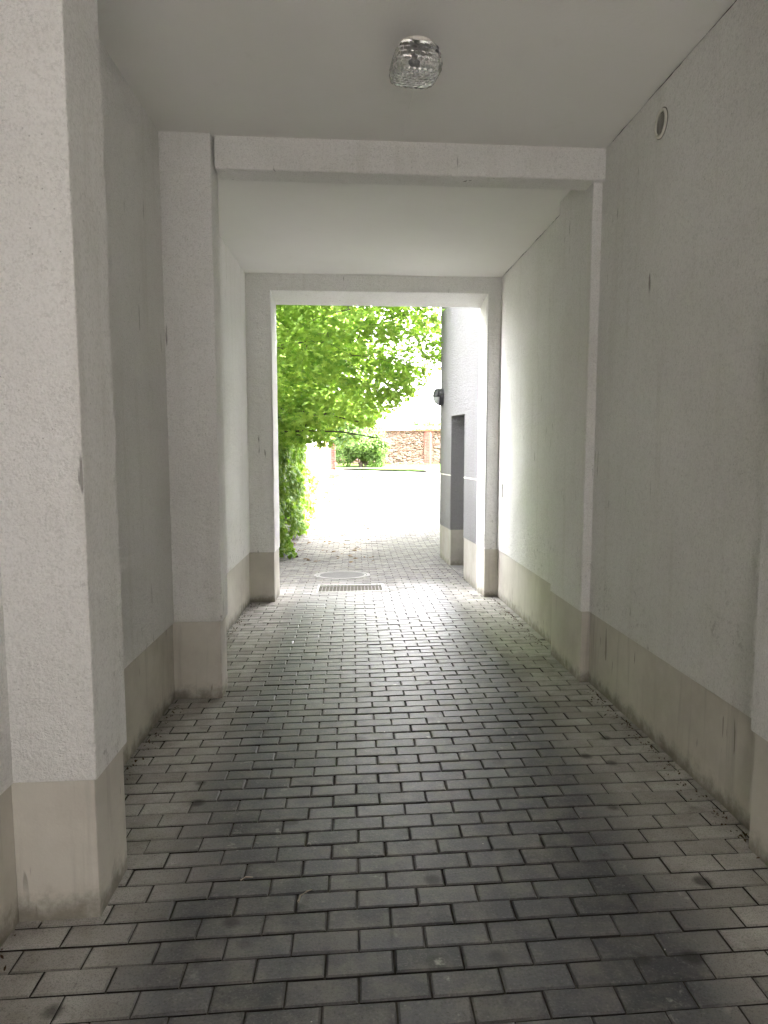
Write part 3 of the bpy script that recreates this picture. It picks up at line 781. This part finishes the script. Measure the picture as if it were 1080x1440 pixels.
# white rendered garden wall, brick wall, brick pier on the left of the courtyard
def garden_walls():
    bm = bmesh.new(); prism(bm, [(-1.45, 16.5), (-1.08, 16.5), (-1.02, 19.4), (-1.45, 19.4)], lambda x, y: gz(x, y)-.1, lambda x, y: gz(x, y)+2.35, .01)
    wl_ = empty('white_wall', (-1.2, 18, gz(-1.2, 18)), 'white rendered wall end just behind the ivy hedge', 'wall')
    from_bm('wall', bm, M['white_render'], wl_)
    bm = bmesh.new(); prism(bm, [(-1.5, 16.45), (-1.03, 16.45), (-.97, 19.45), (-1.5, 19.45)], lambda x, y: gz(x, y)+2.35, lambda x, y: gz(x, y)+2.42, .008); from_bm('coping', bm, M['kerb'], wl_)
    b = empty('brick_wall', (-1.2, 25, gz(-1.2, 25)), 'low pale red brick wall leading back along the left of the courtyard', 'wall')
    bm = bmesh.new(); prism(bm, [(-1.35, 19.42), (-1.06, 19.42), (-1.06, 32.7), (-1.35, 32.7)], lambda x, y: gz(x, y)-.1, lambda x, y: gz(x, y)+1.38); from_bm('wall', bm, M['brick_y'], b)
    for yy in (21.9, 27.3):
        bm = bmesh.new(); box(bm, -1.4, -1.0, yy, yy+.42, gz(-1.2, yy)-.1, gz(-1.2, yy)+1.45); from_bm('buttress', bm, M['white_render'], b)
    bm = bmesh.new(); prism(bm, [(-1.4, 19.43), (-1.01, 19.43), (-1.01, 32.69), (-1.4, 32.69)], lambda x, y: gz(x, y)+1.385, lambda x, y: gz(x, y)+1.44); from_bm('coping', bm, M['tile'], b)
    p = empty('brick_pier', (-1.1, 33, gz(-1, 33)), 'square red brick gate pier at the left end of the lawn', 'pier')
    bm = bmesh.new(); box(bm, -1.40, -.88, 32.75, 33.27, gz(-1, 33)-.1, gz(-1, 33)+1.5); from_bm('shaft', bm, M['brick'], p)
    bm = bmesh.new(); box(bm, -1.45, -.83, 32.7, 33.32, gz(-1, 33)+1.5, gz(-1, 33)+1.58, .01); from_bm('cap', bm, M['tile'], p)
garden_walls()

# rubble stone wall at the back with a tiled coping
def stone_wall():
    y0 = 36.2; g = gz(3, y0); top = Z(.235)
    Sx = empty('stone_wall', (4, y0, g), 'rubble stone wall with a tiled coping at the back of the lawn', 'wall')
    # body with real relief: a grid pushed in and out by stone-sized lumps
    nx, nz = 320, 44; xs = np.linspace(-4, 15, nx); zs = np.linspace(g-.1, top, nz)
    sx = rng.uniform(-4, 15, 560); sz = rng.uniform(g-.1, top, 560); sd = rng.uniform(0, .05, 560)
    X, Zz = np.meshgrid(xs, zs)
    d = ((X[..., None]-sx)*1.0)**2+((Zz[..., None]-sz)*1.9)**2
    k = np.argmin(d, -1); dd = np.sqrt(np.min(d, -1)); s2 = np.sqrt(np.partition(d, 1, -1)[..., 1])
    Y = y0-sd[k]-.045*np.clip((s2-dd)/.09, 0, 1)
    V = np.stack([X, Y, Zz], -1).reshape(-1, 3)
    q = [(j*nx+i, j*nx+i+1, (j+1)*nx+i+1, (j+1)*nx+i) for j in range(nz-1) for i in range(nx-1)]
    np_mesh('masonry', V, q, 4, M['stone'], Sx)
    bm = bmesh.new(); box(bm, -4, 15, y0+.03, y0+.42, g-.1, top); from_bm('core', bm, M['stone'], Sx)
    # coping: sloping bed and overlapping half-round tiles
    bm = bmesh.new(); box(bm, -4.05, 15.05, y0-.13, y0+.5, top+.002, top+.05); from_bm('coping_bed', bm, M['tile'], Sx)
    V, q = [], []; pitch = .19
    for i in range(int(19/pitch)):
        x = -4+i*pitch
        for j, (yy, zz) in enumerate(((y0-.20, top+.06), (y0+.18, top+.20))):
            for k in range(7):
                a = math.pi*k/6; V.append((x+pitch*.5+pitch*.52*math.cos(a), yy, zz+.055*math.sin(a)-.0))
        b = i*14
        for k in range(6): q.append((b+k, b+k+1, b+7+k+1, b+7+k))
    o = np_mesh('coping_tiles', V, q, 4, M['tile'], Sx); sm = o.modifiers.new('Solidify', 'SOLIDIFY'); sm.thickness = .015
    bm = bmesh.new(); box(bm, 3.55, 3.98, y0-.09, y0+.1, g-.1, top+.0); from_bm('pier', bm, M['brick'], Sx)
stone_wall()

def blob_plant(name, label, cat, c, rad, n, size, m, kind, stems, loc, tone=(.5, .25), parts=('crown', 'trunk'), lumps=26, sq=.8, nz=.5, shell=.55):
    P = empty(name, loc, label, cat)
    c = np.array(c); rad = np.array(rad)
    L = rng.normal(0, 1, (lumps, 3)); L /= np.linalg.norm(L, axis=1, keepdims=True); L = c+L*rad*rng.uniform(.35, .85, (lumps, 1))
    k = rng.integers(0, lumps, n); lr = rng.uniform(.22, .45, lumps)
    d = rng.normal(0, 1, (n, 3)); d /= np.linalg.norm(d, axis=1, keepdims=True)
    r = rng.uniform(shell, 1, n)[:, None]
    pos = L[k]+d*r*(lr[k][:, None]*rad)
    keep = pos[:, 2] > gz(loc[0], loc[1])+.08
    pos = pos[keep]; d = d[keep]
    nr = d*.8+np.array([0, -.2, nz])
    scatter_leaves(parts[0], pos, size, nr, kind, m, P, .45, np.clip(rng.normal(tone[0], tone[1], len(pos)), 0, 1))
    bm = bmesh.new()
    for pts, rr in stems: tube(bm, pts, rr, 6)
    from_bm(parts[1], bm, M['bark'], P)
    return P
def stems_for(x, y, n, h, spread, r0, seed):
    r = random.Random(seed); out = []; g = gz(x, y)
    for i in range(n):
        a = r.uniform(0, 6.28); s = r.uniform(.3, 1)*spread
        out.append(([(x+r.gauss(0, .08), y+r.gauss(0, .08), g-.05), (x+s*.35*math.cos(a), y+s*.35*math.sin(a), g+h*.4), (x+s*math.cos(a), y+s*math.sin(a), g+h*r.uniform(.8, 1.05))], [r0, r0*.7, r0*.3]))
    return out
gb = gz(.6, 33.6)
blob_plant('round_bush', 'round green bush on the lawn in front of the stone wall', 'bush', (.45, 33.8, gb+1.0), (1.3, 1.0, 1.1), 13000, .075, M['bushleaf'], 'oval',
           stems_for(.4, 33.7, 16, 1.5, .9, .03, 11), (.45, 33.7, gb), parts=('foliage', 'stems'), lumps=40)
gp = gz(-2.6, 29)
blob_plant('pale_tree', 'pale feathery green tree leaning over the brick wall behind the maple', 'tree', (-.5, 28.6, gp+2.5), (1.75, 1.6, 1.2), 15000, .10, M['pale'], 'oval',
           [([(-2.9, 29, gp-.1), (-2.7, 29, gp+1.2), (-2.2, 28.8, gp+2.4), (-1.2, 28.6, gp+3.4)], [.14, .11, .08, .03]), ([(-2.7, 29, gp+1.2), (-2.9, 28.6, gp+2.6), (-3, 28.5, gp+3.8)], [.08, .06, .02])], (-2.9, 29, gp), lumps=60, shell=.2)
gl = gz(-3.6, 21.5)
blob_plant('linden_tree', 'yellow green leafy tree filling the gaps behind the maple above the white wall', 'tree', (-2.1, 21.5, gl+4.6), (3.3, 2.4, 3.0), 24000, .115, M['linden'], 'oval',
           [([(-3.9, 21.5, gl-.1), (-3.8, 21.5, gl+1.5), (-3.4, 21.5, gl+3.2), (-2.6, 21.4, gl+5.5)], [.2, .17, .13, .05]), ([(-3.6, 21.5, gl+2.4), (-2.6, 21.3, gl+3.4), (-1.2, 21.2, gl+4.2)], [.09, .06, .02])], (-3.9, 21.5, gl), lumps=90, shell=.3)
gf = gz(5, 44)
blob_plant('distant_shrub', 'faint grey-green shrub top showing over the stone wall coping', 'shrub', (4.6, 43, Z(.55)), (1.5, 1.0, .75), 2200, .09, M['pale'], 'oval',
           stems_for(4.6, 43, 8, 2.0, 1.0, .04, 4), (4.6, 43, gf), parts=('foliage', 'stems'), lumps=24)

# rusty pole on the lawn's edge
P = empty('rusty_pole', (3.62, 33.2, gz(3.6, 33.2)), 'thin rusty pole standing on the lawn before the stone wall', 'pole')
bm = bmesh.new(); cyl(bm, (3.55, 33.2, gz(3.6, 33.2)+.82), .028, .028, 1.75, 10); from_bm('shaft', bm, M['rust'], P)
bm = bmesh.new(); box(bm, 3.42, 3.68, 33.07, 33.33, gz(3.6, 33.2)-.05, gz(3.6, 33.2)+.14, .01); from_bm('footing', bm, M['kerb'], P)

# ------------------------------------------------------------------ litter
def litter():
    n = 6500
    x = -1.0+np.abs(rng.normal(0, .9, n)); y = 18.2+12*rng.uniform(0, 1, n)**.8
    x = np.minimum(x, 3.0); pos = np.stack([x, y, ground(x, y)+.012], -1)
    m = 110
    x2 = rng.uniform(-1.35, .3, m); y2 = rng.uniform(10.5, 17.2, m); pos = np.concatenate([pos, np.stack([x2, y2, ground(x2, y2)+.010], -1)])
    o = scatter_leaves('leaf_litter', pos, .062, np.tile([0, 0, 1.0], (len(pos), 1)), 'oval', M['dry'], None, .25); o['kind'] = 'stuff'
    tag(o, 'brown fallen leaves scattered along the left of the courtyard', 'leaf litter')
    # crumbs of dirt and leaf along the foot of the passage walls
    n = 900; y = rng.uniform(1.9, 7.5, n); right = rng.uniform(0, 1, n) < .65
    x = np.where(right, 1.505-np.abs(rng.normal(0, .035, n)), -1.085+np.abs(rng.normal(0, .03, n)))
    pos = np.stack([x, y, ground(x, y)+.004], -1)
    keep = ~((~right) & (((y > 2.1) & (y < 2.5)) | ((y > 4.2) & (y < 4.6)))) & ~(right & ((y > 4.3) & (y < 5.4)))
    o = scatter_leaves('dirt_crumbs', pos[keep], .009, np.tile([0, 0, 1.0], (keep.sum(), 1)), 'oval', M['dry'], None, .5, rng.uniform(0, .6, keep.sum())); o['kind'] = 'stuff'
    tag(o, 'dark crumbs of dirt and leaf along the foot of the passage walls', 'debris')
litter()
def twig(name, pts, r, label):
    bm = bmesh.new(); tube(bm, [(x, y, gz(x, y)+h) for x, y, h in pts], [r*(1-.15*i) for i in range(len(pts))], 6)
    tag(from_bm(name, bm, M['twig']), label, 'twig')
twig('twig', [(-.190, 2.20, .004), (-.186, 2.225, .008), (-.165, 2.245, .010), (-.150, 2.26, .006)], .0035, 'pale crooked twig lying on the dark pavers nearest the camera')
twig('twig', [(-.40, 2.33, .004), (-.385, 2.345, .007), (-.36, 2.345, .005)], .003, 'short bent twig on the pavers beside the first left pilaster')
